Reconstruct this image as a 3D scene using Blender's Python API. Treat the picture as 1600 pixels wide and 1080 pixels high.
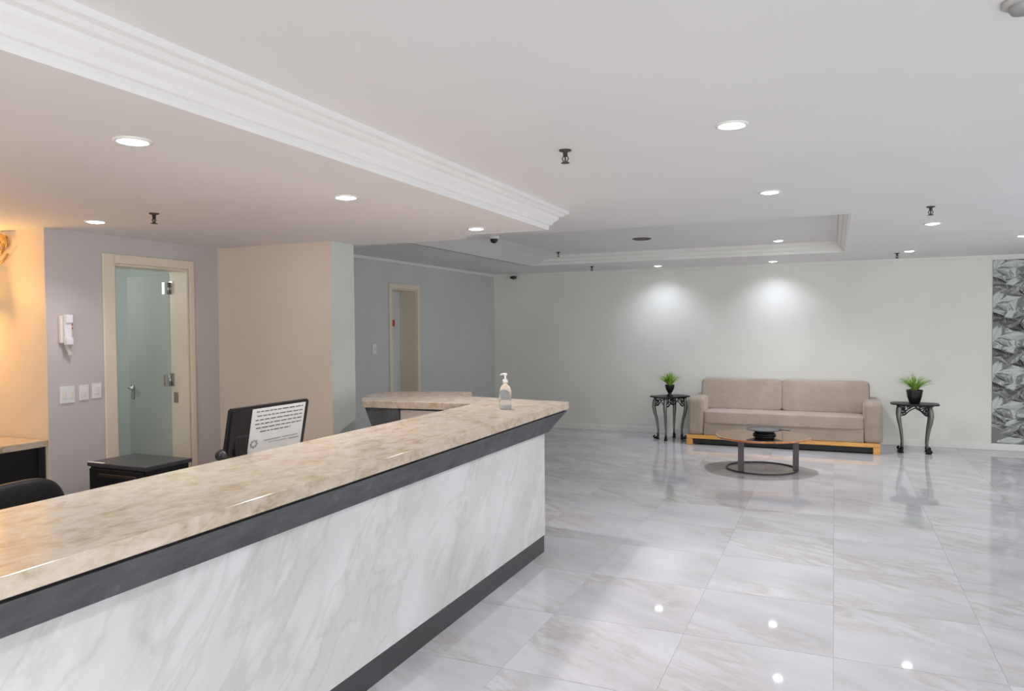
import bpy, bmesh, math, random
from mathutils import Vector, Matrix
PI = math.pi
sc = bpy.context.scene
for o in list(bpy.data.objects): bpy.data.objects.remove(o)
C = sc.collection

# ------------------------------------------------------------------ camera
H = 1.6
YAW, PITCH, ROLL, FPX = 0.412338, 0.0252079, -0.00815163, 1151.41
fw = Vector((-math.sin(YAW)*math.cos(PITCH), math.cos(YAW)*math.cos(PITCH), -math.sin(PITCH)))
r0 = Vector((math.cos(YAW), math.sin(YAW), 0)); u0 = r0.cross(fw)
rt = r0*math.cos(ROLL) + u0*math.sin(ROLL); up = -r0*math.sin(ROLL) + u0*math.cos(ROLL)
cam = bpy.data.cameras.new('camera'); co = bpy.data.objects.new('camera', cam); C.objects.link(co)
M = Matrix.Identity(4)
for i in range(3):
    M[i][0] = rt[i]; M[i][1] = up[i]; M[i][2] = -fw[i]
M.translation = Vector((0, 0, H)); co.matrix_world = M
cam.sensor_fit = 'HORIZONTAL'; cam.sensor_width = 36; cam.lens = 36*FPX/1600; cam.clip_start = .05
sc.camera = co
# ------------------------------------------------------------------ world, exposure, lights
w = bpy.data.worlds.new('world'); sc.world = w; w.use_nodes = True
w.node_tree.nodes['Background'].inputs[0].default_value = (.86, .93, 1, 1)
w.node_tree.nodes['Background'].inputs[1].default_value = 1.0
vs = sc.view_settings; vs.view_transform = 'Standard'; vs.look = 'None'; vs.gamma = 1; vs.use_curve_mapping = False
vs.exposure = 0.37
def light(name, kind, loc, energy, color=(1, 1, 1), rot=(0, 0, 0), **k):
    l = bpy.data.lights.new(name, kind); l.energy = energy; l.color = color
    for a, b in k.items(): setattr(l, a, b)
    o = bpy.data.objects.new(name, l); o.location = loc; o.rotation_euler = rot; C.objects.link(o); return o
# daylight through the glazed front of the lobby, behind the camera
light('daylight_front', 'AREA', (1.2, -3.85, 1.35), 165, (.985, .985, 1), (PI/2, 0, 0), shape='RECTANGLE', size=6.2, size_y=2.1)
# added fill light from the right, out of view, to brighten the far lobby
light('side_fill', 'AREA', (4.45, 6.2, 1.25), 34, (.9, .93, 1), (PI/2, 0, PI/2), shape='RECTANGLE', size=5, size_y=2.0)
COOL = (1, .985, .97); WARM = (1, .50, .13); PINK = (1, .91, .92)

# ------------------------------------------------------------------ materials
def mat(name, col, rough=.5, metal=0, **k):
    m = bpy.data.materials.new(name); m.use_nodes = True
    b = m.node_tree.nodes['Principled BSDF']
    b.inputs['Base Color'].default_value = (*col, 1); b.inputs['Roughness'].default_value = rough
    b.inputs['Metallic'].default_value = metal
    for a, v in k.items(): b.inputs[a.replace('_', ' ')].default_value = v
    return m
def N(m, t, **k):
    n = m.node_tree.nodes.new(t)
    for a, v in k.items():
        if a.startswith('i_'): n.inputs[a[2:].replace('_', ' ')].default_value = v
        else: setattr(n, a, v)
    return n
def L(m, a, b): m.node_tree.links.new(a, b)
def bsdf(m): return m.node_tree.nodes['Principled BSDF']
def coords(m, scale=(1, 1, 1), rand=False, rot=(0, 0, 0)):
    tc = N(m, 'ShaderNodeTexCoord'); mp = N(m, 'ShaderNodeMapping')
    mp.inputs['Scale'].default_value = scale; mp.inputs['Rotation'].default_value = rot
    L(m, tc.outputs['Object'], mp.inputs['Vector'])
    if rand:
        oi = N(m, 'ShaderNodeObjectInfo'); mu = N(m, 'ShaderNodeMath', operation='MULTIPLY'); mu.inputs[1].default_value = 57
        L(m, oi.outputs['Random'], mu.inputs[0]); cb = N(m, 'ShaderNodeCombineXYZ')
        for i in range(3): L(m, mu.outputs[0], cb.inputs[i])
        L(m, cb.outputs[0], mp.inputs['Location'])
    return mp.outputs[0]
def noise(m, v, scale, detail=4, rough=.5, dist=0):
    n = N(m, 'ShaderNodeTexNoise'); n.inputs['Scale'].default_value = scale; n.inputs['Detail'].default_value = detail
    n.inputs['Roughness'].default_value = rough; n.inputs['Distortion'].default_value = dist
    L(m, v, n.inputs['Vector']); return n.outputs['Fac']
def ramp(m, f, stops):
    r = N(m, 'ShaderNodeValToRGB'); e = r.color_ramp.elements
    while len(e) < len(stops): e.new(.5)
    for q, (p, c) in zip(e, stops):
        q.position = p; q.color = (*c, 1) if len(c) == 3 else c
    L(m, f, r.inputs[0]); return r.outputs[0]
def mixc(m, f, a, b, mode='MIX'):
    x = N(m, 'ShaderNodeMix', data_type='RGBA', blend_type=mode)
    if isinstance(f, (int, float)): x.inputs[0].default_value = f
    else: L(m, f, x.inputs[0])
    for i, s in ((6, a), (7, b)):
        if isinstance(s, tuple): x.inputs[i].default_value = (*s, 1)
        else: L(m, s, x.inputs[i])
    return x.outputs[2]
def bump(m, h, st=.2, d=.01):
    b = N(m, 'ShaderNodeBump'); b.inputs['Strength'].default_value = st; b.inputs['Distance'].default_value = d
    L(m, h, b.inputs['Height']); L(m, b.outputs[0], bsdf(m).inputs['Normal'])
def paint(name, col, rough=.6, var=.04, sc_=1.3):
    m = mat(name, col, rough); v = coords(m)
    lo = tuple(c*(1-var) for c in col); hi = tuple(min(1, c*(1+var)) for c in col)
    L(m, ramp(m, noise(m, v, sc_, 3), [(.3, lo), (.7, hi)]), bsdf(m).inputs['Base Color'])
    bump(m, noise(m, v, 90, 3), .06, .004); return m
m_wall = paint('wall_paint', (.66, .655, .635))
m_far = paint('far_wall_lit_paint', (.76, .75, .69))  # far, left and reception tones carry differing light on one off-white paint
m_left = paint('left_wall_shaded_paint', (.58, .59, .575))
m_door_wall = paint('reception_wall_shaded_paint', (.56, .53, .52))
m_col = paint('column_warm_lit_paint', (.76, .64, .53))  # warm lamp light put into the column's colour
m_colside = paint('column_side_cool_lit_paint', (.58, .62, .58))  # cooler light on the column's side put into its colour
m_ceil = paint('ceiling_paint', (.80, .79, .775), .7, .02)
m_trim = paint('trim_paint', (.80, .79, .74), .4, .02)
m_cream = paint('cream_casing', (.76, .68, .53), .35, .03)
m_grout = mat('grout', (.36, .36, .38), .7)
# marble floor tile
m_tile = mat('marble_tile', (.7, .7, .7), .045)
v = coords(m_tile, (1, 1, 1), True, (0, 0, .5))
st = N(m_tile, 'ShaderNodeMapping'); st.inputs['Scale'].default_value = (.75, 2.4, 1); L(m_tile, v, st.inputs[0])
n1 = noise(m_tile, st.outputs[0], 1.7, 6, .62, .25)
vein = ramp(m_tile, n1, [(.42, (0, 0, 0)), (.50, (1, 1, 1)), (.54, (.4, .4, .4)), (.66, (0, 0, 0))])
n2 = noise(m_tile, st.outputs[0], 1.1, 3, .5, .4)
basec = ramp(m_tile, n2, [(.35, (.51, .51, .55)), (.65, (.635, .635, .68))])
ms = N(m_tile, 'ShaderNodeMath', operation='MULTIPLY'); L(m_tile, vein, ms.inputs[0])
L(m_tile, ramp(m_tile, noise(m_tile, v, 1.3, 2), [(.40, (0, 0, 0)), (.60, (.75, .75, .75))]), ms.inputs[1])
L(m_tile, mixc(m_tile, ms.outputs[0], basec, (.45, .415, .39)), bsdf(m_tile).inputs['Base Color'])
# marble counter panel
m_marble = mat('marble_panel', (.8, .8, .8), .09)
v = coords(m_marble, (1, 1, 1), False, (-.78, 0, 0))
st = N(m_marble, 'ShaderNodeMapping'); st.inputs['Scale'].default_value = (1, .85, 2.6); L(m_marble, v, st.inputs[0])
n1 = noise(m_marble, st.outputs[0], 1.5, 7, .58, .3)
vein = ramp(m_marble, n1, [(.44, (0, 0, 0)), (.51, (.6, .6, .6)), (.54, (.35, .35, .35)), (.70, (0, 0, 0))])
ms = N(m_marble, 'ShaderNodeMath', operation='MULTIPLY'); L(m_marble, vein, ms.inputs[0])
L(m_marble, ramp(m_marble, noise(m_marble, v, 1.7, 2), [(.36, (0, 0, 0)), (.62, (.8, .8, .8))]), ms.inputs[1])
bc = ramp(m_marble, noise(m_marble, st.outputs[0], .9, 3), [(.35, (.60, .61, .605)), (.6, (.69, .70, .70))])
n3 = noise(m_marble, st.outputs[0], .8, 6, .55, .5)
thin = ramp(m_marble, n3, [(.485, (0, 0, 0)), (.50, (.20, .20, .20)), (.515, (0, 0, 0))])
L(m_marble, mixc(m_marble, thin, mixc(m_marble, ms.outputs[0], bc, (.46, .43, .38)), (.34, .31, .27)), bsdf(m_marble).inputs['Base Color'])
# beige stone top
m_stone = mat('beige_stone', (.7, .6, .5), .17)
v = coords(m_stone, (1, .55, 1))
a = ramp(m_stone, noise(m_stone, v, 14, 8, .68, .5), [(.30, (.20, .13, .06)), (.40, (.44, .34, .21)), (.52, (.57, .48, .37)), (.8, (.68, .62, .54))])
b_ = ramp(m_stone, noise(m_stone, v, 45, 4, .7), [(.3, (.40, .31, .22)), (.6, (.64, .565, .475))])
L(m_stone, mixc(m_stone, .35, a, b_), bsdf(m_stone).inputs['Base Color'])
m_skirt = mat('grey_stone', (.085, .088, .092), .62)
v = coords(m_skirt)
L(m_skirt, ramp(m_skirt, noise(m_skirt, v, 7, 8, .65, .6), [(.35, (.055, .06, .062)), (.62, (.10, .105, .11)), (.80, (.24, .25, .26))]), bsdf(m_skirt).inputs['Base Color'])
m_plinth = mat('dark_plinth', (.045, .046, .05), .3)
m_inner = paint('inner_laminate', (.50, .44, .40), .4)
m_black = mat('black_laminate', (.012, .011, .012), .35)
m_blacktop = mat('charcoal_top', (.055, .055, .062), .3)
m_blackpl = mat('black_plastic', (.014, .014, .015), .4)
m_leather = mat('black_leather', (.006, .006, .007), .45)
m_paper = mat('paper', (.80, .82, .80), .6)
m_ink = mat('ink', (.10, .10, .12), .6)
m_inklight = mat('light_ink', (.36, .38, .40), .6)
m_white = mat('white_plastic', (.80, .79, .80), .3)
m_ivory = mat('ivory_plastic', (.80, .74, .66), .35)
m_steel = mat('brushed_steel', (.55, .54, .52), .28, 1)
m_darkmetal = mat('dark_bronze', (.10, .085, .075), .4, .8)
m_teal = paint('door_grey_green', (.42, .46, .43), .6)
m_room = paint('inner_room_paint', (.60, .65, .64), .7)
m_wdoor = paint('white_door', (.66, .68, .68), .4)
m_red = mat('red_sign', (.55, .05, .03), .4)
m_signd = mat('sign_dark', (.16, .03, .02), .5)
m_iron = mat('wrought_iron', (.014, .015, .016), .42, .5)
m_ironleg = mat('aged_silver_iron', (.20, .20, .185), .42, .6)
m_pot = mat('black_pot', (.010, .011, .012), .25)
m_soil = mat('soil', (.03, .02, .014), .9)
m_green = mat('grass_green', (.16, .34, .035), .5)
v = coords(m_green)
L(m_green, ramp(m_green, noise(m_green, v, 22, 3), [(.35, (.12, .28, .03)), (.65, (.42, .62, .10))]), bsdf(m_green).inputs['Base Color'])
m_wood = mat('orange_wood', (.6, .3, .08), .3)
v = coords(m_wood, (1, 14, 14))
L(m_wood, ramp(m_wood, noise(m_wood, v, 3, 6, .6, .3), [(.3, (.50, .22, .04)), (.7, (.80, .42, .10))]), bsdf(m_wood).inputs['Base Color'])
m_walnut = mat('polished_walnut', (.22, .09, .03), .08)
v = coords(m_walnut, (2, 14, 2))
L(m_walnut, ramp(m_walnut, noise(m_walnut, v, 2.4, 6, .6, .8), [(.3, (.34, .10, .02)), (.7, (.62, .24, .05))]), bsdf(m_walnut).inputs['Base Color'])
bsdf(m_walnut).inputs['Coat Weight'].default_value = 1; bsdf(m_walnut).inputs['Coat Roughness'].default_value = .04
m_mirror = mat('polished_bronze_top', (.80, .69, .58), .07, 1)
m_tleg = mat('dark_table_metal', (.075, .055, .06), .45, .3)
m_rail = mat('under_rail', (.012, .016, .010), .6)
m_fab = mat('taupe_fabric', (.35, .28, .22), .85)
v = coords(m_fab)
L(m_fab, ramp(m_fab, noise(m_fab, v, 3.5, 4), [(.3, (.29, .235, .18)), (.7, (.36, .30, .235))]), bsdf(m_fab).inputs['Base Color'])
bsdf(m_fab).inputs['Sheen Weight'].default_value = .35; bump(m_fab, noise(m_fab, v, 260, 2), .25, .003)
m_fab2 = mat('cushion_fabric', (.4, .32, .28), .85)
v = coords(m_fab2)
L(m_fab2, ramp(m_fab2, noise(m_fab2, v, 3, 4), [(.3, (.33, .265, .215)), (.7, (.40, .33, .275))]), bsdf(m_fab2).inputs['Base Color'])
bsdf(m_fab2).inputs['Sheen Weight'].default_value = .35
hh = N(m_fab2, 'ShaderNodeMath', operation='ADD'); L(m_fab2, noise(m_fab2, v, 6, 3, .5, 1.2), hh.inputs[0])
h2 = N(m_fab2, 'ShaderNodeMath', operation='MULTIPLY'); h2.inputs[1].default_value = .08
L(m_fab2, noise(m_fab2, v, 240, 2), h2.inputs[0]); L(m_fab2, h2.outputs[0], hh.inputs[1]); bump(m_fab2, hh.outputs[0], .5, .02)
m_pipe = mat('piping_fabric', (.17, .13, .10), .9)
m_glass = mat('clear_plastic', (.95, .96, .95), .08, 0, Transmission_Weight=.92, IOR=1.2)
m_gel = mat('sanitizer_gel', (.93, .94, .92), .15, 0, Transmission_Weight=.75, IOR=1.15)
def emis(name, col, s):
    m = mat(name, col, .5); bsdf(m).inputs['Emission Color'].default_value = (*col, 1); bsdf(m).inputs['Emission Strength'].default_value = s; return m
m_lamp = emis('lamp_face', (.95, .98, 1), 14)
m_bulb = emis('warm_bulb', (1, .72, .30), 9)
m_off = mat('unlit_lens', (.06, .055, .055), .3)
m_gold = mat('antique_gold', (.50, .33, .12), .38, .85)
m_frost = mat('frosted_glass', (.95, .85, .6), .4, 0, Transmission_Weight=.6)
GREY = [mat('leaf_print_%s' % n, (g*.97, g, g*.97), .6) for n, g in (('ink', .035), ('charcoal', .09), ('slate', .20), ('ash', .34), ('mist', .50), ('pale', .62))]

# ------------------------------------------------------------------ mesh helpers
class MB:
    def __init__(s): s.bm = bmesh.new()
    def box(s, x0, x1, y0, y1, z0, z1, bev=0, seg=2, mi=0):
        t = bmesh.new(); vs_ = [t.verts.new((x, y, z)) for x in (x0, x1) for y in (y0, y1) for z in (z0, z1)]
        for f in ((0, 1, 3, 2), (4, 6, 7, 5), (0, 4, 5, 1), (2, 3, 7, 6), (0, 2, 6, 4), (1, 5, 7, 3)): t.faces.new([vs_[i] for i in f])
        if bev: bmesh.ops.bevel(t, geom=t.edges[:], offset=bev, segments=seg, profile=.5, affect='EDGES')
        return s.add(t, mi)
    def add(s, t, mi=0, mtx=None, smooth=False):
        if mtx is not None: bmesh.ops.transform(t, matrix=mtx, verts=t.verts)
        mp = {}
        for v_ in t.verts: mp[v_] = s.bm.verts.new(v_.co)
        for f in t.faces:
            try: q = s.bm.faces.new([mp[v_] for v_ in f.verts]); q.material_index = mi; q.smooth = smooth or f.smooth
            except ValueError: pass
        t.free(); return s
    def prism(s, pts, z0, z1, bev=0, axis='Z', mi=0, seg=2):
        t = bmesh.new(); f3 = {'Z': lambda a, b, c: (a, b, c), 'Y': lambda a, b, c: (a, c, b), 'X': lambda a, b, c: (c, a, b)}[axis]
        lo = [t.verts.new(f3(a, b, z0)) for a, b in pts]; hi = [t.verts.new(f3(a, b, z1)) for a, b in pts]
        n = len(pts); t.faces.new(lo); t.faces.new(hi)
        for i in range(n): t.faces.new([lo[i], lo[(i+1) % n], hi[(i+1) % n], hi[i]])
        bmesh.ops.recalc_face_normals(t, faces=t.faces)
        if bev: bmesh.ops.bevel(t, geom=t.edges[:], offset=bev, segments=seg, profile=.5, affect='EDGES')
        return s.add(t, mi)
    def lathe(s, prof, n=24, c=(0, 0, 0), mi=0, mtx=None, smooth=True):
        t = bmesh.new(); rings = []
        for r, z in prof:
            if r < 1e-6: rings.append([t.verts.new((0, 0, z))])
            else: rings.append([t.verts.new((r*math.cos(2*PI*i/n), r*math.sin(2*PI*i/n), z)) for i in range(n)])
        for a, b in zip(rings, rings[1:]):
            for i in range(n):
                j = (i+1) % n
                if len(a) == 1 and len(b) == 1: continue
                if len(a) == 1: t.faces.new([a[0], b[i], b[j]])
                elif len(b) == 1: t.faces.new([a[i], b[0], a[j]])
                else: t.faces.new([a[i], b[i], b[j], a[j]])
        bmesh.ops.recalc_face_normals(t, faces=t.faces)
        return s.add(t, mi, (mtx or Matrix.Identity(4)) if mtx else Matrix.Translation(c), smooth)
    def tube(s, pts, r, n=8, closed=False, mi=0):
        t = bmesh.new(); P = [Vector(p) for p in pts]; k = len(P); rings = []
        rr = r if isinstance(r, (list, tuple)) else [r]*k
        prev = None
        for i in range(k):
            d = (P[(i+1) % k]-P[i-1]) if closed else (P[min(i+1, k-1)]-P[max(i-1, 0)])
            d.normalize(); a = prev if prev else (Vector((0, 0, 1)) if abs(d.z) < .9 else Vector((1, 0, 0)))
            a = (a-d*a.dot(d)).normalized(); prev = a; b = d.cross(a)
            rings.append([t.verts.new(P[i]+(a*math.cos(2*PI*j/n)+b*math.sin(2*PI*j/n))*rr[i]) for j in range(n)])
        for i in range(k if closed else k-1):
            A, B = rings[i], rings[(i+1) % k]
            for j in range(n): t.faces.new([A[j], A[(j+1) % n], B[(j+1) % n], B[j]])
        if not closed: t.faces.new(rings[0]); t.faces.new(rings[-1])
        bmesh.ops.recalc_face_normals(t, faces=t.faces)
        return s.add(t, mi, None, True)
    def cushion(s, cx, cy, cz, w, d, h, e=.28, mtx=None, n=28, sag=0):
        t = bmesh.new(); f = lambda c, e_: math.copysign(abs(c)**e_, c)
        rows = []
        for i in range(1, n):
            ph = -PI/2+PI*i/n
            rows.append([t.verts.new((w/2*f(math.cos(ph), e)*f(math.cos(th), e), d/2*f(math.cos(ph), e)*f(math.sin(th), e), h/2*f(math.sin(ph), e))) for th in [2*PI*j/(2*n)+.001 for j in range(2*n)]])
        lo = t.verts.new((0, 0, -h/2)); hi = t.verts.new((0, 0, h/2)); m_ = 2*n
        for A, B in zip(rows, rows[1:]):
            for j in range(m_): t.faces.new([A[j], A[(j+1) % m_], B[(j+1) % m_], B[j]])
        for j in range(m_):
            t.faces.new([lo, rows[0][(j+1) % m_], rows[0][j]]); t.faces.new([hi, rows[-1][j], rows[-1][(j+1) % m_]])
        bmesh.ops.recalc_face_normals(t, faces=t.faces)
        if sag:
            for v_ in t.verts:
                if v_.co.z > 0: v_.co.z -= sag*(1-(2*v_.co.x/w)**2)*v_.co.z/(h/2)
        return s.add(t, 0, Matrix.Translation((cx, cy, cz)) @ (mtx or Matrix.Identity(4)), True)
    def out(s, name, mats, parent=None, loc=None, kind=None):
        me = bpy.data.meshes.new(name); s.bm.to_mesh(me); s.bm.free()
        for m in (mats if isinstance(mats, (list, tuple)) else [mats]): me.materials.append(m)
        o = bpy.data.objects.new(name, me); C.objects.link(o)
        if parent: o.parent = parent
        if loc: o.location = loc
        if kind: o['kind'] = kind
        return o
def thing(name, label, cat, loc=(0, 0, 0), rz=0, group=None):
    o = bpy.data.objects.new(name, None); o.empty_display_size = .1; C.objects.link(o)
    o.location = loc; o.rotation_euler = (0, 0, rz); o['label'] = label; o['category'] = cat
    if group: o['group'] = group
    return o
def tag(o, label, cat, group=None):
    o['label'] = label; o['category'] = cat
    if group: o['group'] = group
    return o
def struct(name, mb, m, label=None, cat=None):
    o = mb.out(name, m, kind='structure')
    if label: o['label'] = label
    o['category'] = cat or name.split('_')[0]
    return o
def dup(root, loc, rz=None, label=None):
    r = root.copy(); C.objects.link(r); r.location = loc
    if rz is not None: r.rotation_euler = (0, 0, rz)
    if label: r['label'] = label
    for ch in list(root.children):
        c = ch.copy(); C.objects.link(c); c.parent = r
        for g in ch.children:
            d = g.copy(); C.objects.link(d); d.parent = c
    return r

# ------------------------------------------------------------------ the room
ZL, ZM, ZT = 2.31, 2.45, 2.58          # low reception ceiling, main ceiling, tray
XL, XD, YF = -5.08, -4.98, 10.9        # far left wall, reception door wall, far wall
fl = struct('floor', MB().box(-7.4, 4.7, -4, 11.0, -.12, -.012), m_grout, 'polished white marble-look tile floor of the lobby')
T = .712
tm = MB().box(-T/2+.0004, T/2-.0004, -T/2+.0020, T/2-.0020, -.0115, 0, .0005, 1)
t0 = tm.out('tile', m_tile, fl); first = True
for i in range(-7, 7):
    for j in range(-1, 16):
        x, y = (i+.5)*T, .26+(j-.5)*T
        if x < -5.0 or y > 10.95: continue
        if y+T/2 > 10.9 and y > 10.9: continue
        q = t0 if first else t0.copy()
        if not first: C.objects.link(q)
        first = False; q.location = (x, y, 0)
# far wall
struct('wall_far', MB().box(-5.4, 4.7, YF, 11.1, -.12, 2.7), m_far, 'pale wall behind the sofa')
# far left wall with a door opening
D2 = (7.85, 8.46, 2.10)
mb = MB().box(XL-.28, XL, 5.24, D2[0], -.12, 2.6).box(XL-.28, XL, D2[1], YF, -.12, 2.6).box(XL-.28, XL, D2[0], D2[1], D2[2], 2.6)
struct('wall_left', mb, m_left, 'grey wall left of the lobby with a narrow white door')
# reception door wall
D1 = (3.90, 4.60, 2.105)
mb = MB().box(XD-.2, XD, 3.375, D1[0], -.12, ZL+.01).box(XD-.2, XD, D1[1], 4.93, -.12, ZL+.01).box(XD-.2, XD, D1[0], D1[1], D1[2], ZL+.01)
struct('wall_reception', mb, m_door_wall, 'grey wall behind reception holding the cream door frame')
struct('wall_niche', MB().box(-7.2, XD-.2, 3.37, 3.56, -.12, ZL+.01).box(XD-.2, XD-.002, 3.37, 3.3749, -.12, ZL+.01), paint('niche_glow_paint', (.74, .65, .50)), 'warm lit end wall of the desk niche')  # sconce glow also put into this warmer wall colour
struct('wall_niche_back', MB().box(-6.5, -6.3, -4, 3.37, -.12, ZL+.01), m_wall, 'back wall of the desk niche')
struct('wall_column', MB().box(-5.2, -3.765, 4.925, 5.24, -.12, ZL+.02), m_col, 'projecting column behind the counter, warm light put into its beige colour')
struct('trim_side_tint', MB().box(-3.765, -3.760, 4.93, 5.24, 0, ZL), m_colside, 'side face of the column, cooler light put into its grey green colour')  # thin sheet added to carry the side's cooler light as colour
struct('wall_room_back', MB().box(-7.4, -7.2, 3.4, 6.2, -.12, 2.5), m_room, 'pale wall of the room beyond the open door')
struct('wall_room_side', MB().box(-7.2, -5.2, 5.4, 5.6, -.12, 2.5), m_room, 'side wall of the room beyond the open door')
struct('wall_right', MB().box(4.5, 4.7, 8.8, YF, -.12, 2.7).box(4.5, 4.7, -4, 3.6, -.12, 2.7).box(4.5, 4.7, 3.6, 8.8, 2.3, 2.7), m_wall, 'right wall of the lobby')
struct('wall_back', MB().box(-6.5, -2, -4.2, -4, -.12, 2.7).box(4.4, 4.7, -4.2, -4, -.12, 2.7).box(-2, 4.4, -4.2, -4, 2.42, 2.7), m_wall, 'front wall behind the viewer')
# ceilings
TX0, TX1, TY0, TY1 = -3.9, .12, 6.27, 9.6
mb = MB().box(-5.4, TX0, -4, YF, ZM, 2.75).box(TX1, 4.7, -4, YF, ZM, 2.75).box(TX0, TX1, -4, TY0, ZM, 2.75).box(TX0, TX1, TY1, YF, ZM, 2.75).box(TX0, TX1, TY0, TY1, ZT, 2.75)
mb.prism([(TX0-.02, ZM), (TX0, ZM), (TX0+.14, ZM+.045), (TX0+.30, ZM+.095), (TX0+.52, ZT+.004), (TX0-.02, ZT+.004)], TY0-.01, TY1+.01, 0, 'Y')   # shallow cove on the left of the tray
struct('ceiling', mb, m_ceil, 'white main ceiling with a recessed tray')
lowp = [(-7.2, -4), (-1.935, -4), (-1.935, 5.05), (-2.5, 5.05), (-2.78, 5.32), (-5.08, 5.32), (-5.08, 5.24), (-5.1, 5.24), (-5.1, 6.2), (-7.2, 6.2)]
struct('ceiling_low', MB().prism(lowp, ZL, ZM+.005), m_ceil, 'lower dropped ceiling over the reception desk')
# stepped crown along the dropped ceiling: profile (outward, z)
def crown(path, prof, name, label, m=None):
    """sweep an (out, z) profile along an open plan path; out is to the right of travel"""
    t = bmesh.new(); P = [Vector((a, b)) for a, b in path]; rings = []
    for i, p in enumerate(P):
        d0 = (P[i]-P[i-1]).normalized() if i else None; d1 = (P[i+1]-P[i]).normalized() if i < len(P)-1 else None
        n0 = Vector((d0.y, -d0.x)) if d0 else None; n1 = Vector((d1.y, -d1.x)) if d1 else None
        if n0 is None: m_ = n1
        elif n1 is None: m_ = n0
        else:
            m_ = (n0+n1).normalized(); m_ = m_/max(.3, m_.dot(n0))
        rings.append([t.verts.new((p.x+m_.x*o, p.y+m_.y*o, z)) for o, z in prof])
    k = len(prof)
    for A, B in zip(rings, rings[1:]):
        for j in range(k): t.faces.new([A[j], A[(j+1) % k], B[(j+1) % k], B[j]])
    t.faces.new(rings[0]); t.faces.new(rings[-1]); bmesh.ops.recalc_face_normals(t, faces=t.faces)
    return struct(name, MB().add(t), m or m_trim, label)
pr = [(-.01, ZL-.002), (.012, ZL-.002), (.018, ZL+.012), (.018, ZL+.03), (.032, ZL+.034), (.045, ZL+.055), (.070, ZL+.075), (.074, ZL+.092), (.095, ZL+.098), (.112, ZL+.112), (.132, ZL+.118), (.135, ZM+.003), (-.01, ZM+.003)]
crown([(-1.935, 5.06), (-1.935, -4)][::-1] + [(-2.5, 5.06)], pr, 'trim_2', 'stepped white crown along the dropped ceiling edge', m_ceil)
# tray crown
pt = [(-.01, ZM-.002), (.0, ZM-.002), (.022, ZM+.004), (.026, ZM+.03), (.05, ZM+.05), (.054, ZM+.075), (.085, ZM+.10), (.092, ZT+.003), (-.01, ZT+.003)]
crown([(TX0, TY1), (TX1, TY1), (TX1, TY0)], pt, 'trim_3', 'stepped cream crown inside the ceiling tray')
pw = [(-.003, ZM-.035), (.012, ZM-.03), (.022, ZM-.012), (.03, ZM+.002), (-.003, ZM+.002)]
crown([(XL, 5.33), (XL, YF), (4.5, YF)], pw, 'trim_4', 'thin white crown along the far walls')
struct('baseboard_far', MB().box(-5.05, 4.5, YF-.015, YF+.01, 0, .085, .004), m_trim, 'white baseboard under the sofa wall')
struct('baseboard_left', MB().box(XL-.01, XL+.015, 5.24, D2[0]-.06, 0, .085, .004).box(XL-.01, XL+.015, D2[1]+.06, YF, 0, .085, .004), m_trim, 'white baseboard on the grey left wall')

# ---- door 1 (open, reception)
def root_struct(name, label, loc=(0, 0, 0)):
    o = bpy.data.objects.new(name, None); C.objects.link(o); o.location = loc; o['kind'] = 'structure'; o['label'] = label; o['category'] = 'door'; return o
d1 = root_struct('door_1', 'open grey green door in a cream frame behind reception')
x = XD
MB().box(x, x+.018, D1[0]-.10, D1[0], 0, D1[2]+.07, .006).box(x, x+.018, D1[1], D1[1]+.05, 0, D1[2]+.07, .006).box(x, x+.0175, D1[0], D1[1], D1[2], D1[2]+.07, .006).out('casing', m_cream, d1)
MB().box(x-.205, x-.001, D1[1]-.016, D1[1]-.001, 0, D1[2]).box(x-.205, x-.001, D1[0]+.001, D1[0]+.016, 0, D1[2]).box(x-.205, x-.001, D1[0]+.016, D1[1]-.016, D1[2]-.016, D1[2]-.001).out('jamb', m_cream, d1)
ang = math.radians(103.5)
lf = MB().box(0, .70, -.038, 0, .01, 2.075, .003).out('door_leaf', m_teal, d1)
lf.location = (x-.2, D1[1]-.02, 0); lf.rotation_euler = (0, 0, PI-math.radians(12))
h = MB().lathe([(0, 0), (.026, 0), (.026, .008), (.01, .01), (.01, .045), (0, .045)], 16, mtx=Matrix.Translation((.63, 0, 1.08)) @ Matrix.Rotation(-PI/2, 4, 'X')).tube([(.63, .04, 1.08), (.58, .045, 1.08), (.53, .045, 1.075)], .009)
h.box(.605, .655, 0, .008, .98, 1.04, .003)
h.box(.605, .655, 0, .008, 1.05, 1.11, .003).out('handle', m_steel, lf)
for z in (1.90, 1.12):
    MB().tube([(x-.2, D1[1]-.03, z), (x-.2, D1[1]-.03, z+.10)], .008).box(x-.2, x-.16, D1[1]-.021, D1[1]-.017, z, z+.11).box(x-.235, x-.205, D1[1]-.062, D1[1]-.059, z, z+.10).out('hinge', m_steel, d1)
MB().box(x-.17, x-.12, D1[1]-.020, D1[1]-.017, .98, 1.07, .001).out('strike_plate', m_steel, d1)
# ---- door 2
d2 = root_struct('door_2', 'closed narrow white door with red sign on the grey wall')
x = XL
MB().box(x, x+.018, D2[0]-.06, D2[0], 0, D2[2]+.06, .005).box(x, x+.018, D2[1], D2[1]+.06, 0, D2[2]+.06, .005).box(x, x+.0175, D2[0], D2[1], D2[2], D2[2]+.06, .005).out('casing', m_cream, d2)
MB().box(x-.28, x-.001, D2[1]-.016, D2[1]-.001, 0, D2[2]).box(x-.28, x-.001, D2[0]+.001, D2[0]+.016, 0, D2[2]).box(x-.28, x-.001, D2[0]+.016, D2[1]-.016, D2[2]-.016, D2[2]-.001).out('jamb', m_cream, d2)
MB().box(x-.29, x-.25, D2[0]+.017, D2[1]-.017, .01, D2[2]-.017, .003).out('door_leaf', m_wdoor, d2)
sg = thing('door_sign', 'small red sign on the narrow white door', 'sign', (x-.2495, 8.21, 1.62))
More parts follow.
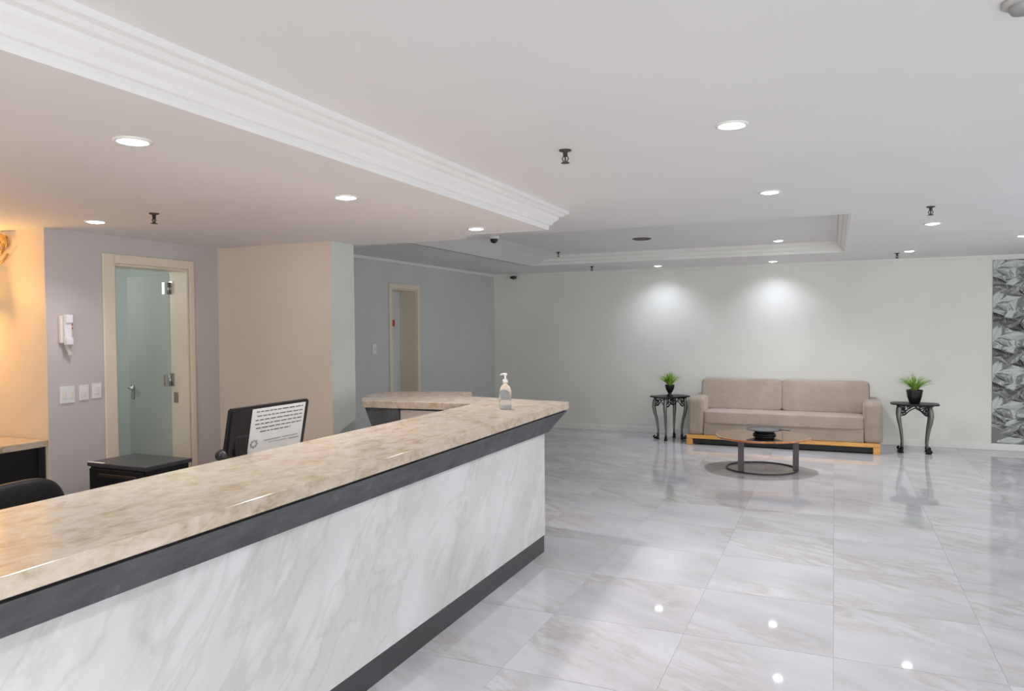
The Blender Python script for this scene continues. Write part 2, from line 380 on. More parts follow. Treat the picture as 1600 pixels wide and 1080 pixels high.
MB().box(0, .004, -.105, .105, 0, .085, .001).out('sign_board', m_red, sg)
MB().box(.004, .006, -.03, .045, .015, .07).box(.004, .006, -.085, -.05, .03, .055).out('sign_symbol', m_signd, sg)

# ------------------------------------------------------------------ reception counter
rc = thing('reception_counter', 'long reception counter with beige stone top, grey band and white marble front', 'counter', (-1.88, 4.86, 0))
X0, Y0 = -1.88, 4.86
def loc(pts): return [(a-X0, b-Y0) for a, b in pts]
arc = [(-3.48, 5.47), (-3.55, 5.38), (-3.56, 5.22), (-3.50, 5.02), (-3.40, 4.82), (-3.31, 4.69), (-3.27, 4.66)]
top = [(-1.69, .3), (-1.775, 5.09), (-2.30, 5.17), (-2.80, 5.27), (-2.835, 5.62)] + arc + [(-2.38, 4.73), (-2.345, .3)]
o = MB().prism(loc(top), .998, 1.05, .003).out('stone_top', m_stone, rc); o['label'] = 'polished mottled beige stone slab'
# dark shadow gap board
gap = [(-1.72, .32), (-1.80, 5.065), (-2.30, 5.13), (-2.33, .32)]
MB().prism(loc(gap), .986, .998).out('shadow_strip', m_plinth, rc)
# slanted grey band, front and end, mitred
sk = MB(); t = bmesh.new()
R = [[(-1.70, .32), (-1.785, 5.075), (-2.30, 5.15), (-2.78, 5.25), (-2.82, 5.60), (-3.40, 5.46)], [(-1.86, .32), (-1.86, 4.885), (-2.30, 4.96), (-2.55, 5.0), (-2.60, 5.30), (-3.12, 5.28)]]
vt = [t.verts.new((a-X0, b-Y0, .986)) for a, b in R[0]]; vb = [t.verts.new((a-X0, b-Y0, .850)) for a, b in R[1]]
vi = [t.verts.new((a-X0-.02, b-Y0-.03, .986)) for a, b in R[0]]; vj = [t.verts.new((a-X0-.02, b-Y0-.03, .850)) for a, b in R[1]]
for i in range(5):
    t.faces.new([vb[i], vb[i+1], vt[i+1], vt[i]]); t.faces.new([vj[i+1], vj[i], vi[i], vi[i+1]])
    t.faces.new([vt[i], vt[i+1], vi[i+1], vi[i]]); t.faces.new([vb[i+1], vb[i], vj[i], vj[i+1]])
for e in (0, 5): t.faces.new([vt[e], vb[e], vj[e], vi[e]])
bmesh.ops.recalc_face_normals(t, faces=t.faces)
sk.add(t); sk.out('slanted_band', m_skirt, rc)
# marble front, end, plinth, body
MB().box(.0-.02, 0, .32-Y0, 0, .122, .855, .002).out('marble_front', m_marble, rc)
MB().box(-.9, -.021, -.02, 0, .122, .855, .002).out('marble_end', m_marble, rc)
MB().box(-.030, -.006, .32-Y0, -.006, 0, .122).box(-.9, -.03, -.03, -.006, 0, .122).out('plinth', m_plinth, rc)
MB().box(-.42, -.031, .34-Y0, -.03, .02, .98).out('counter_body', m_inner, rc)
# return wing: body, leaning dark gable, inner panel
MB().box(-1.10, -.43, -.145, -.10, .02, .985).out('wing_panel', m_inner, rc)
t = bmesh.new()
A = [(-3.26, 4.70), (-3.47, 5.00), (-3.50, 5.40), (-3.12, 4.76)]; 
pts = [(-3.25, 4.70, .99), (-3.02, 4.70, .62), (-2.96, 4.70, .62), (-2.98, 4.72, .99)]
g = MB().prism([(-3.29-X0, .996), (-2.99-X0, .28), (-2.93-X0, .28), (-2.99-X0, .996)], 4.70-Y0, 5.35-Y0, 0, 'Y')
t.free(); g.out('leaning_gable', m_skirt, rc)
MB().prism(loc([(-2.36, .34), (-2.36, 4.66), (-3.06, 4.66), (-3.06, .34)]), .70, .74, .003).out('work_surface', m_inner, rc)
for q in (.36, 2.5): MB().box(-3.03-X0, -2.5-X0, q-Y0, q+.04-Y0, 0, .70).out('support_panel', m_inner, rc)

# bottle
bt = thing('pump_bottle', 'clear sanitizer pump bottle standing on the counter corner', 'bottle', (-2.02, 4.50, 1.0505))
MB().lathe([(0, 0), (.036, 0), (.041, .006), (.041, .115), (.036, .145), (.018, .165), (.014, .170), (.014, .182), (0, .182)], 28).out('bottle_body', m_glass, bt)
MB().lathe([(0, .004), (.034, .004), (.037, .01), (.037, .06), (0, .06)], 24).out('gel', m_gel, bt)
MB().lathe([(0, .175), (.018, .175), (.018, .196), (.007, .200), (.007, .222), (.013, .226), (.013, .240), (0, .242)], 20).tube([(0, 0, .232), (-.02, .01, .233), (-.045, .02, .226)], .006).out('pump', m_white, bt)

# monitor seen from behind
mo = thing('computer_monitor', 'black computer monitor seen from behind over the counter', 'monitor', (-2.86, 3.05, .741))
ti = Matrix.Translation((0.0, 0, .13)) @ Matrix.Rotation(math.radians(11), 4, 'Y')
tb = bmesh.new(); bmesh.ops.create_cube(tb, size=1); bmesh.ops.scale(tb, vec=(.035, .60, .36), verts=tb.verts); bmesh.ops.translate(tb, vec=(0, .08, .15), verts=tb.verts)
bmesh.ops.bevel(tb, geom=tb.edges[:], offset=.008, segments=2, affect='EDGES')
MB().add(tb, 0, ti).out('monitor_shell', m_blackpl, mo)
tb = bmesh.new(); bmesh.ops.create_cube(tb, size=1); bmesh.ops.scale(tb, vec=(.004, .57, .33), verts=tb.verts); bmesh.ops.translate(tb, vec=(-.0195, .08, .15), verts=tb.verts)
MB().add(tb, 0, ti).out('screen', mat('screen_glass', (.01, .012, .015), .1), mo)
MB().prism([(-.12, -.05), (.10, -.08), (.10, .22), (-.12, .19)], 0, .014, .004).out('base', m_blackpl, mo)
MB().box(-.012, .02, .04, .10, .012, .26, .006).out('stand', m_blackpl, mo)
MB().box(.02, .055, -.17, -.09, .20, .31, .008).out('cable_hump', m_blackpl, mo)
no = thing('paper_notice', 'white printed notice taped to the back of the monitor', 'notice', (-2.86, 3.05, .741))
def onp(y0, y1, z0, z1, x0, x1, m, name, par):
    k = MB(); tb = bmesh.new(); bmesh.ops.create_cube(tb, size=1)
    bmesh.ops.scale(tb, vec=(x1-x0, y1-y0, z1-z0), verts=tb.verts); bmesh.ops.translate(tb, vec=((x0+x1)/2, (y0+y1)/2, (z0+z1)/2), verts=tb.verts)
    k.add(tb, 0, ti); return k.out(name, m, par)
onp(-.075, .345, .05, .318, .0178, .0188, m_paper, 'sheet', no)
rnd = random.Random(4); ink = MB(); ink2 = MB()
zz = [.300, .276, .254, .232, .210, .188]
for r_, z in enumerate(zz):
    y = -.045 + (.01 if r_ in (1, 4) else 0); e = .325 if r_ < 5 else .24
    if r_ == 5: y = .0
    while y < e:
        wd = min(rnd.uniform(.018, .05), e-y)
        tb = bmesh.new(); bmesh.ops.create_cube(tb, size=1); bmesh.ops.scale(tb, vec=(.0006, wd, .0055), verts=tb.verts); bmesh.ops.translate(tb, vec=(.0192, y+wd/2, z), verts=tb.verts)
        ink.add(tb, 0, ti); y += wd+.008
for (a, b, z, hgt) in ((.04, .17, .135, .005), (.18, .31, .135, .005), (.08, .22, .120, .004), (.24, .32, .118, .006)):
    tb = bmesh.new(); bmesh.ops.create_cube(tb, size=1); bmesh.ops.scale(tb, vec=(.0006, b-a, hgt), verts=tb.verts); bmesh.ops.translate(tb, vec=(.0192, (a+b)/2, z), verts=tb.verts); ink2.add(tb, 0, ti)
for a in range(8):
    tb = bmesh.new(); bmesh.ops.create_cube(tb, size=1); bmesh.ops.scale(tb, vec=(.0006, .014, .012), verts=tb.verts)
    bmesh.ops.translate(tb, vec=(.0192, -.035+.022*math.cos(a*PI/4), .125+.018*math.sin(a*PI/4)), verts=tb.verts); ink2.add(tb, 0, ti)
ink.out('printed_lines', m_ink, no); ink2.out('printed_logo', m_inklight, no)
wc = thing('webcam', 'small round black webcam on a stalk beside the monitor', 'camera', (-2.82, 2.79, .741))
MB().lathe([(0, 0), (.04, 0), (.04, .008), (.008, .014), (.006, .20), (0, .20)], 16).out('stalk', m_blackpl, wc)
MB().lathe([(0, -.030)]+[(.030*math.cos(a*PI/12), .030*math.sin(a*PI/12)) for a in range(-5, 6)]+[(0, .030)], 20, (0, 0, .225)).out('ball', m_blackpl, wc)
MB().lathe([(0, 0), (.014, 0), (.014, .006), (0, .007)], 16, mtx=Matrix.Translation((.027, -.008, .23)) @ Matrix.Rotation(PI/2, 4, 'Y')).out('lens', m_blacktop, wc)

# office chair
ch = thing('office_chair', 'black office chair with rounded back behind the counter', 'chair', (-3.13, 2.17, 0), .10)
MB().cushion(-.28, 0, .665, .07, .52, .50, .62).out('backrest', m_leather, ch)
MB().cushion(0, 0, .47, .50, .50, .09, .4).out('seat', m_leather, ch)
MB().tube([(-.1, 0, .42), (-.26, 0, .42), (-.31, 0, .52), (-.31, 0, .66)], .02).out('back_bar', m_blackpl, ch)
MB().tube([(0, 0, .08), (0, 0, .44)], .027).out('gas_column', m_blackpl, ch)
for s in (-1, 1): MB().tube([(-.2, s*.28, .44), (-.2, s*.29, .62), (-.15, s*.29, .645), (.12, s*.29, .645)], .016).tube([(-.2, s*.28, .44), (-.05, s*.2, .435)], .014).out('armrest', m_blackpl, ch)
for k in range(5):
    a = k*2*PI/5+.3
    lg = MB().tube([(0, 0, .10), (.28*math.cos(a), .28*math.sin(a), .065)], [.024, .016]).out('leg', m_blackpl, ch)
    MB().lathe([(0, -.02), (.025, -.02), (.028, 0), (.025, .02), (0, .02)], 14, mtx=Matrix.Translation((.29*math.cos(a), .29*math.sin(a), .028)) @ Matrix.Rotation(a, 4, 'Z') @ Matrix.Rotation(PI/2, 4, 'X')).out('caster', m_blackpl, lg)

# black cabinet
cb = thing('drawer_cabinet', 'low black drawer cabinet with charcoal top in front of the open door', 'cabinet', (-4.40, 3.62, 0))
MB().box(-.265, .265, -.175, .175, .02, .672, .004).out('body', m_black, cb)
MB().box(-.28, .28, -.19, .19, .672, .70, .004).out('top', m_blacktop, cb)
MB().box(-.27, -.12, -.193, -.175, .6995, .704, .0008).out('pale_strip', m_paper, cb)  # thin pale strip along the front top edge
for z0, z1 in ((.47, .66), (.26, .455), (.04, .245)):
    d = MB().box(-.255, .255, -.193, -.176, z0, z1, .003).out('drawer', m_black, cb)
    MB().box(-.16, .20, -.203, -.190, z1-.05, z1-.028, .003).out('handle', m_darkmetal, d)

# niche desk
nd = thing('niche_desk', 'built-in side desk with pale stone top and black base in the niche', 'desk', (-5.5, 2.13, 0))
MB().box(-.79, .52, -2.0, 1.235, .80, .845, .004).out('stone_top', m_stone, nd)
MB().box(-.79, .49, 1.19, 1.235, 0, .80, .003).out('side_panel', m_black, nd)
MB().box(-.79, .47, -2.0, 1.19, .04, .80, .003).out('black_front', m_black, nd)
# wall sconce in the niche
ws = thing('wall_sconce', 'antique gold scroll wall lamp glowing warm in the niche', 'wall lamp', (-5.53, 3.368, 1.80))
def scroll(cx, cz, r, turns=1.4, s=1, a0=0, y=-.03, n=26):
    return [(cx+s*(r*(1-.75*i/n))*math.cos(a0+2*PI*turns*i/n), y, cz+(r*(1-.75*i/n))*math.sin(a0+2*PI*turns*i/n)) for i in range(n+1)]
sm = MB()
for s in (-1, 1):
    sm.tube(scroll(s*.12, .39, .085, 1.4, s), .008).tube(scroll(s*.15, .40, .045, 1.2, s, 1), .006)
    sm.tube([(0, -.02, .30), (s*.06, -.025, .27), (s*.15, -.03, .29), (s*.21, -.03, .34)], .007)
    sm.tube([(s*.02, -.02, .47), (s*.10, -.03, .49), (s*.19, -.03, .46), (s*.21, -.03, .40)], .008)
sm.out('scrollwork', m_gold, ws)
MB().lathe([(0, 0), (.06, 0), (.055, .015), (0, .02)], 20, mtx=Matrix.Translation((0, 0, .34)) @ Matrix.Rotation(PI/2, 4, 'X')).out('wall_plate', m_gold, ws)
MB().tube([(0, -.01, .34), (0, -.08, .30), (0, -.12, .22), (0, -.12, .16)], .008).out('arm', m_gold, ws)
MB().lathe([(.02, .16), (.045, .14), (.065, .06), (.075, -.02), (.068, -.02), (.055, .06), (.035, .135), (.012, .155)], 20, (0, -.12, 0)).out('glass_shade', m_frost, ws)
MB().lathe([(0, -.02)]+[(.028*math.cos(a*PI/8), .03+.04*math.sin(a*PI/8)) for a in range(-3, 4)]+[(.01, .12), (0, .12)], 14, (0, -.12, 0)).out('bulb', m_bulb, ws)
light('sconce_light', 'POINT', (-5.58, 3.17, 1.84), 23, WARM, shadow_soft_size=.06)

# intercom and switches
ph = thing('intercom_phone', 'white wall intercom handset with curled cord beside the cream door frame', 'intercom', (XD, 3.50, 1.43))
MB().box(0, .03, -.045, .045, .08, .275, .008).out('base_plate', m_ivory, ph)
MB().box(.030, .058, -.030, .022, .065, .282, .010).box(.052, .070, -.030, .022, .222, .28, .006).box(.052, .070, -.030, .022, .07, .12, .006).out('handset', m_white, ph)
MB().box(.030, .034, .027, .042, .205, .222, .001).box(.030, .034, .027, .042, .178, .192, .001).out('button', m_red, ph)
MB().tube([(.03+.012*math.cos(i*1.1), -.005+.013*math.sin(i*1.1)+i*.0006, .068-i*.0016) for i in range(46)], .0035, 6).out('cord', m_ivory, ph)
def plate(y0, y1, z0, z1, label, n):
    s = thing('switch_plate', label, 'switch', (XD, (y0+y1)/2, z0), 0, 'switch plates below the intercom'); wd = (y1-y0)/2; hh = z1-z0
    MB().box(0, .010, -wd, wd, 0, hh, .003).out('cover', m_white, s)
    for k in range(n):
        c = -wd+(k+.5)*2*wd/n
        MB().box(.010, .014, c-.014, c+.014, hh*.30, hh*.70, .0015).out('rocker', m_ivory, s)
plate(3.455, 3.565, 1.085, 1.205, "wide double white switch plate below the intercom", 2)
plate(3.600, 3.672, 1.095, 1.205, 'single white switch plate, middle of the three below the intercom', 1)
plate(3.700, 3.772, 1.100, 1.212, 'single white switch plate nearest the cream door frame', 1)
s2 = thing('light_switch', 'small white light switch left of the narrow white door', 'switch', (XL, 7.46, 1.29))
MB().box(0, .010, -.04, .04, 0, .115, .003).out('cover', m_white, s2); MB().box(.010, .014, -.014, .014, .035, .08, .001).out('rocker', m_ivory, s2)

# ------------------------------------------------------------------ sofa
so = thing('sofa', 'taupe two-cushion fabric sofa on an orange wooden base against the far wall', 'sofa', (-.63, 10.42, 0))
W2 = 1.18
MB().box(-W2+.0, W2-.0, -.36, .42, .135, .30, .02).out('base_frame', m_fab, so)
MB().box(-W2+.15, W2-.15, .20, .43, .28, .74, .05, 4).out('back_frame', m_fab, so)
for s in (-1, 1):
    xa, xb = sorted((s*(W2+.0), s*(W2-.215)))
    MB().box(xa, xb, -.42, .42, .13, .635, .055, 5).out('arm', m_fab, so)
MB().box(-W2+.215, W2-.215, -.415, -.355, .135, .302, .012).out('front_panel', m_fab, so)
MB().cushion(0, -.10, .375, 2*(W2-.215)+.02, .66, .165, .13, n=40).out('seat_cushion', m_fab2, so)
for k, cx in enumerate((-.535, .515)):
    mt = Matrix.Rotation(math.radians(-12), 4, 'X')
    cu = MB().cushion(cx, .12, .64, 1.055, .21, .43, .17, mt, 32, .012).out('back_cushion', m_fab2, so)
    e = []
    f = lambda c, e_: math.copysign(abs(c)**e_, c)
    for i in range(64):
        a = 2*PI*i/64; zz_ = .217*f(math.sin(a), .17); xx_ = .53*f(math.cos(a), .17)
        if zz_ > 0: zz_ -= .012*(1-(2*xx_/1.055)**2)*zz_/.215
        p = mt @ Vector((xx_, -.035, zz_)); e.append((cx+p.x, .12+p.y, .64+p.z))
    MB().tube(e, .006, 6, True).out('piping', m_pipe, cu)
MB().box(-W2-.01, W2-.03, -.425, -.36, .085, .135, .006).box(-W2-.01, -W2+.05, -.36, .42, .085, .135, .006).box(W2-.09, W2-.03, -.36, .42, .085, .135, .006).out('wooden_rail', m_wood, so)
for sx in (-W2+.03, W2-.07):
    for sy in (-.39, .38): MB().box(sx-.04, sx+.04, sy-.035, sy+.035, 0, .085, .006).out('foot', m_wood, so)
MB().box(-W2+.07, W2-.10, -.385, .38, .018, .134).out('under_frame', m_rail, so)

# ------------------------------------------------------------------ side tables
def side_table(loc_, rz, label):
    t = thing('side_table', label, 'side table', loc_, rz, 'iron side tables flanking the sofa')
    tp = [(.27*math.copysign(abs(math.cos(a))**.45, math.cos(a)), .17*math.copysign(abs(math.sin(a))**.45, math.sin(a))) for a in [2*PI*i/32 for i in range(32)]]
    MB().prism(tp, .597, .612, .004).out('table_top', m_iron, t)
    ap = MB()
    for sy in (-.12, .12):
        for s in (-1, 1):
            def sc2(cx, cz, r, a0=0, tn=1.2): return [(cx+s*r*(1-.7*i/18)*math.cos(a0+2*PI*tn*i/18), sy, cz+r*(1-.7*i/18)*math.sin(a0+2*PI*tn*i/18)) for i in range(19)]
            ap.tube(sc2(s*.13, .560, .030), .0065, 6).tube(sc2(s*.125, .50, .030, 1.2), .0065, 6).tube(sc2(s*.07, .568, .022, 2), .006, 6)
            ap.tube([(s*.18, sy, .46), (s*.11, sy, .475), (s*.06, sy, .53), (s*.0, sy, .565)], .007, 6)
        ap.tube([(-.20, sy, .590), (.20, sy, .590)], .008, 6)
        ap.tube([(-.165, sy, .535), (-.09, sy, .535)], .006, 6).tube([(.165, sy, .535), (.09, sy, .535)], .006, 6)
    for sx in (-.165, .165):
        ap.tube([(sx, -.13, .590), (sx, .13, .590)], .008, 6)
        ap.tube([(sx, -.12, .47), (sx, -.05, .52), (sx, 0, .575), (sx, .05, .52), (sx, .12, .47)], .006, 6)
    ap.out('scrolled_apron', m_iron, t)
    for sx in (-1, 1):
        for sy in (-1, 1):
            P = [(.160, .595), (.172, .53), (.178, .46), (.168, .38), (.152, .30), (.140, .20), (.134, .12), (.138, .07)]
            l = MB().tube([(sx*a, sy*(a-.045), z) for a, z in P], [.020, .026, .026, .023, .019, .016, .014, .014], 10).out('leg', m_ironleg, t)
            ft = MB().tube([(sx*.138, sy*.093, .08), (sx*.135, sy*.090, .045), (sx*.150, sy*.105, .020), (sx*.172, sy*.127, .018), (sx*.182, sy*.137, .036), (sx*.172, sy*.127, .05), (sx*.162, sy*.117, .042)], [.014, .017, .017, .015, .012, .010, .008], 8)
            ft.lathe([(0, 0), (.022, 0), (.024, .012), (.014, .03), (0, .03)], 12, (sx*.140, sy*.095, 0)).out('scroll_foot', m_iron, l)
    return t
side_table((-2.12, 10.38, 0), .83, 'black iron side table left of the sofa, turned at an angle')
side_table((.915, 10.36, 0), -.04, 'black iron side table right of the sofa, facing straight ahead')
def plant(loc_, label, seed, pot, rr, hh):
    t = thing('potted_plant', label, 'potted plant', loc_, 0, 'potted grass plants on the side tables')
    MB().lathe(pot, 28).out('pot', m_pot, t)
    zt = max(z for _, z in pot); MB().lathe([(0, zt-.012), (pot[-2][0]*.9, zt-.012), (pot[-2][0]*.9, zt-.02), (0, zt-.02)], 20).out('soil', m_soil, t)
    rnd = random.Random(seed); g = bmesh.new()
    for k in range(150):
        a = rnd.uniform(0, 2*PI); tilt = rnd.random()**.7; ln = hh*rnd.uniform(.75, 1.1); wd = rnd.uniform(.004, .008)
        p = Vector((rnd.uniform(0, .03)*math.cos(a), rnd.uniform(0, .03)*math.sin(a), zt-.013)); d = Vector((math.cos(a), math.sin(a), 0)); sd = Vector((-math.sin(a), math.cos(a), 0)); pr_ = None
        for i in range(6):
            u = i/5; q = p + d*(rr*tilt*u**1.3) + Vector((0, 0, ln*(u - .45*tilt*u*u))); w_ = wd*(1-.85*u)+.0004
            A, B, Cc = g.verts.new(q-sd*w_), g.verts.new(q+sd*w_), g.verts.new(q+Vector((0, 0, .0035*(1-u)+.0005))+d*-.001)
            if pr_:
                for m1, m2 in ((0, 1), (1, 2), (2, 0)): g.faces.new([pr_[m1], pr_[m2], (A, B, Cc)[m2], (A, B, Cc)[m1]])
            pr_ = (A, B, Cc)
    MB().add(g).out('foliage', m_green, t)
plant((-2.12, 10.38, .6125), 'small green grass plant in a narrow black pot, left of the sofa', 3,
      [(0, 0), (.045, 0), (.045, .008), (.022, .03), (.030, .05), (.055, .09), (.065, .14), (.068, .155), (.062, .155), (.058, .14), (0, .14)], .19, .20)
plant((.915, 10.36, .6125), 'small green grass plant in a tapered black pot, right of the sofa', 8,
      [(0, 0), (.052, 0), (.060, .01), (.082, .08), (.092, .145), (.097, .165), (.088, .168), (.08, .15), (0, .15)], .24, .22)

# ------------------------------------------------------------------ coffee table
ct = thing('coffee_table', 'round coffee table with reflective top, orange rim and dark metal ring base', 'coffee table', (-.735, 8.58, 0))
tp = []
for i in range(72):
    a = 2*PI*i/72; r = .49*(1+.025*math.sin(3*a+.6)+.012*math.sin(7*a)); tp.append((r*math.cos(a)*1.02, r*math.sin(a)*.93))
tt = MB().prism(tp, .350, .374, .006).out('table_top', m_mirror, ct)
MB().tube([(a*1.004, b*1.004, .362) for a, b in tp], .012, 8, True).out('rim', m_walnut, tt)
ring = [(.375*math.cos(2*PI*i/48), .375*math.sin(2*PI*i/48), .0085) for i in range(48)]
MB().tube(ring, .009, 8, True).out('ring_base', m_tleg, ct)
for a in (-2, 135, 238):
    c_, s_ = math.cos(math.radians(a)), math.sin(math.radians(a))
    tb = bmesh.new(); bmesh.ops.create_cube(tb, size=1); bmesh.ops.scale(tb, vec=(.062, .008, .348), verts=tb.verts)
    MB().add(tb, 0, Matrix.Translation((.355*c_, .355*s_, .176)) @ Matrix.Rotation(math.radians(4), 4, 'Z')).out('leg', m_tleg, ct)
bw = thing('serving_tray', 'shallow dark footed tray on the coffee table', 'tray', (-.71, 8.62, .3745))
MB().lathe([(0, 0), (.10, 0), (.125, .006), (.12, .016), (.10, .030), (.09, .034), (0, .034)], 28).out('foot', m_blackpl, bw)
bwl = MB(); bwl.lathe([(0, .034), (.10, .034), (.16, .052), (.195, .062), (.197, .067), (.15, .058), (0, .044)], 40).out('dish', mat('slate_glaze', (.06, .075, .095), .22), bw)
MB().prism([(.15, -.02), (.27, -.035), (.275, -.02), (.15, .02)], .062, .068).out('lip', m_blackpl, bw)

# ------------------------------------------------------------------ leaf wallpaper panel
wp = thing('leaf_wallpaper', 'grey tropical leaf print wall panel at the right edge of the sofa wall', 'wall panel', (1.82, YF-.0015, .087))
PW, PH = 1.9, 2.30
MB().box(0, PW, -.006, 0, 0, PH).out('backing', GREY[2], wp)
t = bmesh.new(); rnd = random.Random(11); lay = [0]
def leaf(cx, cz, ang_, ln, wd, lobes, sh):
    ca, sa = math.cos(ang_), math.sin(ang_); y = -.0062-.000012*lay[0]; lay[0] += 1
    bend = rnd.uniform(-.35, .35)
    def pt_(u, v_):
        a = ang_+bend*u; x_ = cx+ln*(u*math.cos(ang_+bend*u/2)); z_ = cz+ln*(u*math.sin(ang_+bend*u/2))
        return (min(PW, max(0, x_-math.sin(a)*v_)), y, min(PH, max(0, z_+math.cos(a)*v_)))
    n = lobes
    for s in (-1, 1):
        for i in range(n):
            u0_, u1 = i/n, (i+.72)/n; e0 = wd*math.sin(PI*min(1, u0_*.92+.08))**.6
            q = [pt_(u0_, 0), pt_(u1, 0), pt_(u1+.16, s*e0*.80), pt_(u1+.20, s*e0), pt_(u0_+.11, s*e0*.80)]
            f_ = t.faces.new([t.verts.new(c) for c in (q if s > 0 else q[::-1])])
            f_.material_index = max(0, min(5, sh+(1 if s > 0 else 0)+rnd.choice((0, 0, 0, 1))))
for row in range(-1, 7):
    for colm in range(-1, 7):
        for k, (ox, oz, a, ln, wd, sh) in enumerate(((.05, .10, 2.6, .42, .10, 0), (.0, .28, .5, .46, .11, 3), (.20, .42, -.5, .42, .12, 1), (.02, .5, 1.0, .36, .09, 4), (.34, .12, 2.1, .45, .11, 2), (.38, .60, 3.5, .44, .10, 3), (.15, .0, .15, .40, .09, 4), (.30, .33, 2.9, .36, .09, 0), (.10, .62, -.2, .38, .10, 2), (.42, .45, 1.7, .34, .08, 4), (.22, .22, .9, .30, .06, 5), (.05, .40, 3.9, .32, .07, 1))):
            cx, cz = colm*.36+ox*.68-.05, row*.44+oz*.66+.02
            if cx < -.05 or cx > PW+.05 or cz < -.05 or cz > PH+.05: continue
            leaf(cx, cz, a+rnd.uniform(-.12, .12), ln*.66, wd*.68, 13, sh+rnd.choice((0, 1)))
bmesh.ops.delete(t, geom=[f for f in t.faces if f.calc_area() < 1e-7], context='FACES')
me = bpy.data.meshes.new('leaf_print'); t.to_mesh(me); t.free()
for g_ in GREY: me.materials.append(g_)
lo = bpy.data.objects.new('leaf_print', me); C.objects.link(lo); lo.parent = wp; lo['kind'] = 'stuff'

# ------------------------------------------------------------------ ceiling fittings
dl = None
def downlight(x, y, z, label, watts, col=COOL, r=.056, cone=130, blend=.8, tilt=0):
    global dl
    if dl is None:
        dl = thing('downlight', label, 'ceiling light', (x, y, z), 0, 'recessed downlights'); q = dl
        MB().lathe([(r+.012, 0), (r+.012, -.006), (r, -.008), (r-.004, -.002), (r-.004, 0)], 28).out('rim', m_trim, q)
        MB().lathe([(0, -.014), (r*.5, -.012), (r-.010, -.007), (r-.004, -.002)], 28).out('lamp_lens', m_lamp, q)
    else: q = dup(dl, (x, y, z), None, label)
    if watts: light('downlight_and_fill_beam', 'SPOT', (x, y, z-.02), watts, col, (math.radians(tilt), 0, 0), spot_size=math.radians(cone), spot_blend=blend, shadow_soft_size=.045)
    return q
NP = 'over the reception counter'
downlight(-.40, 3.26, ZM, 'largest lit downlight in the main ceiling, nearest the viewer', 45)
downlight(-.38, 5.0, ZM, 'second lit downlight in the main ceiling, before the tray', 75)
downlight(.76, 7.18, ZM, 'lit downlight right of the ceiling tray, below the sprinkler', 26)
downlight(.80, 9.76, ZM, 'bright downlight near the far wall, right of the ceiling tray', 18)
downlight(-.60, 9.13, ZT, 'lit downlight inside the ceiling tray', 125)
downlight(-.75, 10.43, ZM, 'downlight close to the far wall casting the right pool of light', 27, (.78, .84, 1), cone=120, blend=1, tilt=16)
downlight(-2.29, 10.40, ZM, 'downlight close to the far wall casting the left pool of light', 27, (.78, .84, 1), cone=120, blend=1, tilt=16)
downlight(1.69, 8.6, ZM, 'lit downlight cut by the right edge of the picture', 12)
downlight(-2.41, 1.98, ZL, 'brightest downlight in the dropped ceiling, at the left', 40, (.95, .98, 1))
downlight(-2.42, 3.31, ZL, 'middle downlight in the dropped ceiling above the counter', 55, PINK)
downlight(-2.36, 4.77, ZL, 'downlight at the far corner of the dropped ceiling', 62, PINK)
downlight(-4.41, 3.33, ZL, 'small downlight in the dropped ceiling near the open door', 22, PINK)
for *q, e_ in ((2.4, .4, 60), (2.6, 3.2, 26), (2.9, 6.2, 10), (-.4, .5, 90), (-.4, -1.8, 80)):   # unseen fill spots added to brighten the floor and main ceiling
    light('downlight_and_fill_beam', 'SPOT', (*q, ZM-.02), e_, COOL, spot_size=math.radians(130), spot_blend=.8, shadow_soft_size=.045)
for q in ((-4.3, .9), (-4.3, -1), (-2.6, -.5)):  # unseen fill spots added to brighten the dropped ceiling and column
    light('downlight_and_fill_beam', 'SPOT', (*q, ZL-.02), 34, PINK, spot_size=math.radians(130), spot_blend=.8, shadow_soft_size=.045)
light('inner_room_light', 'POINT', (-6.5, 3.8, 2.1), 17, (.9, .98, 1), shadow_soft_size=.35)
sp = None
def sprinkler(x, y, z, label):
    global sp
    if sp is None:
        sp = thing('fire_sprinkler', label, 'sprinkler', (x, y, z), 0, 'ceiling fire sprinklers')
        MB().lathe([(0, 0), (.030, 0), (.028, -.006), (.012, -.010), (.010, -.030), (0, -.030)], 20).out('collar', m_darkmetal, sp)
        MB().tube([(.008, 0, -.028), (.016, 0, -.042), (.005, 0, -.060)], .003, 6).tube([(-.008, 0, -.028), (-.016, 0, -.042), (-.005, 0, -.060)], .003, 6).lathe([(0, -.03), (.004, -.03), (.004, -.06), (0, -.06)], 8).out('frame', m_darkmetal, sp)
        MB().lathe([(0, -.060), (.020, -.060), (.021, -.063), (0, -.064)], 16).out('deflector', m_darkmetal, sp)
    else: dup(sp, (x, y, z), None, label)
sprinkler(-1.19, 3.38, ZM, 'bronze fire sprinkler hanging from the main ceiling nearest the viewer')
sprinkler(-3.80, 3.26, ZL, 'bronze fire sprinkler in the dropped ceiling near the open door')
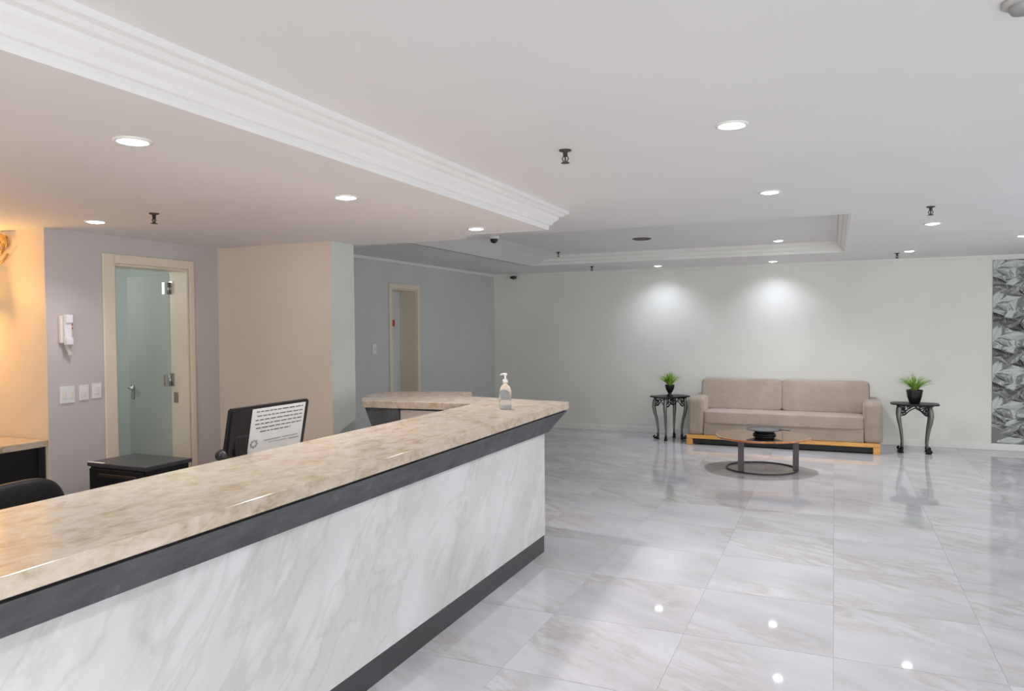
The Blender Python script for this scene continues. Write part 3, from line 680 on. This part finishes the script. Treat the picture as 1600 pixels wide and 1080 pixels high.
sprinkler(.64, 6.15, ZM, 'fire sprinkler right of the ceiling tray above a downlight')
sprinkler(.69, 10.0, ZM, 'fire sprinkler near the far wall beside the bright downlight')
sprinkler(-2.86, 5.50, ZM, 'fire sprinkler just past the edge of the dropped ceiling')
sprinkler(-3.15, 10.05, ZM, 'fire sprinkler near the far wall left of both light pools')
sprinkler(-3.33, 9.16, ZT, 'fire sprinkler inside the far left of the ceiling tray')
dc = thing('dome_camera', 'white dome security camera with black eye in the ceiling tray', 'security camera', (-3.35, 7.20, ZT))
MB().lathe([(0, 0), (.055, 0), (.058, -.012), (.05, -.03), (.045, -.034), (0, -.034)], 24).out('housing', m_white, dc)
MB().lathe([(.042, -.034)]+[(.042*math.cos(a*PI/12), -.040-.042*math.sin(a*PI/12)) for a in range(0, 6)]+[(0, -.082)], 24).out('dome', m_blackpl, dc)
wc2 = thing('corner_camera', 'small dark camera at the top of the far wall near the left corner', 'security camera', (-4.70, YF-.03, 2.405))
MB().lathe([(0, 0), (.05, 0), (.055, -.015), (.045, -.035), (0, -.05)], 20, (0, -.05, 0)).out('body', m_blackpl, wc2)
MB().box(-.02, .02, -.06, .03, -.006, .008, .002).out('bracket', m_darkmetal, wc2)
vt_ = thing('round_vent', 'dark unlit round fitting in the middle of the ceiling tray', 'ceiling fitting', (-1.985, 8.20, ZT))
MB().lathe([(.105, 0), (.105, -.006), (.085, -.012), (.08, -.004), (.08, 0)], 28).out('rim', m_darkmetal, vt_)
MB().lathe([(0, -.004), (.082, -.004), (.082, -.001)], 28).out('lens', m_off, vt_)
sd_ = thing('smoke_detector', 'grey round smoke detector cut by the top right corner', 'smoke detector', (.455, 2.345, ZM))
MB().lathe([(0, 0), (.05, 0), (.052, -.010), (.046, -.014), (0, -.014)], 28).out('base', mat('grey_plastic', (.42, .42, .40), .4), sd_)
MB().lathe([(.034, -.014), (.034, -.022), (.028, -.032), (0, -.034)], 24).out('sensor_cap', mat('grey_cap', (.28, .28, .27), .4), sd_)
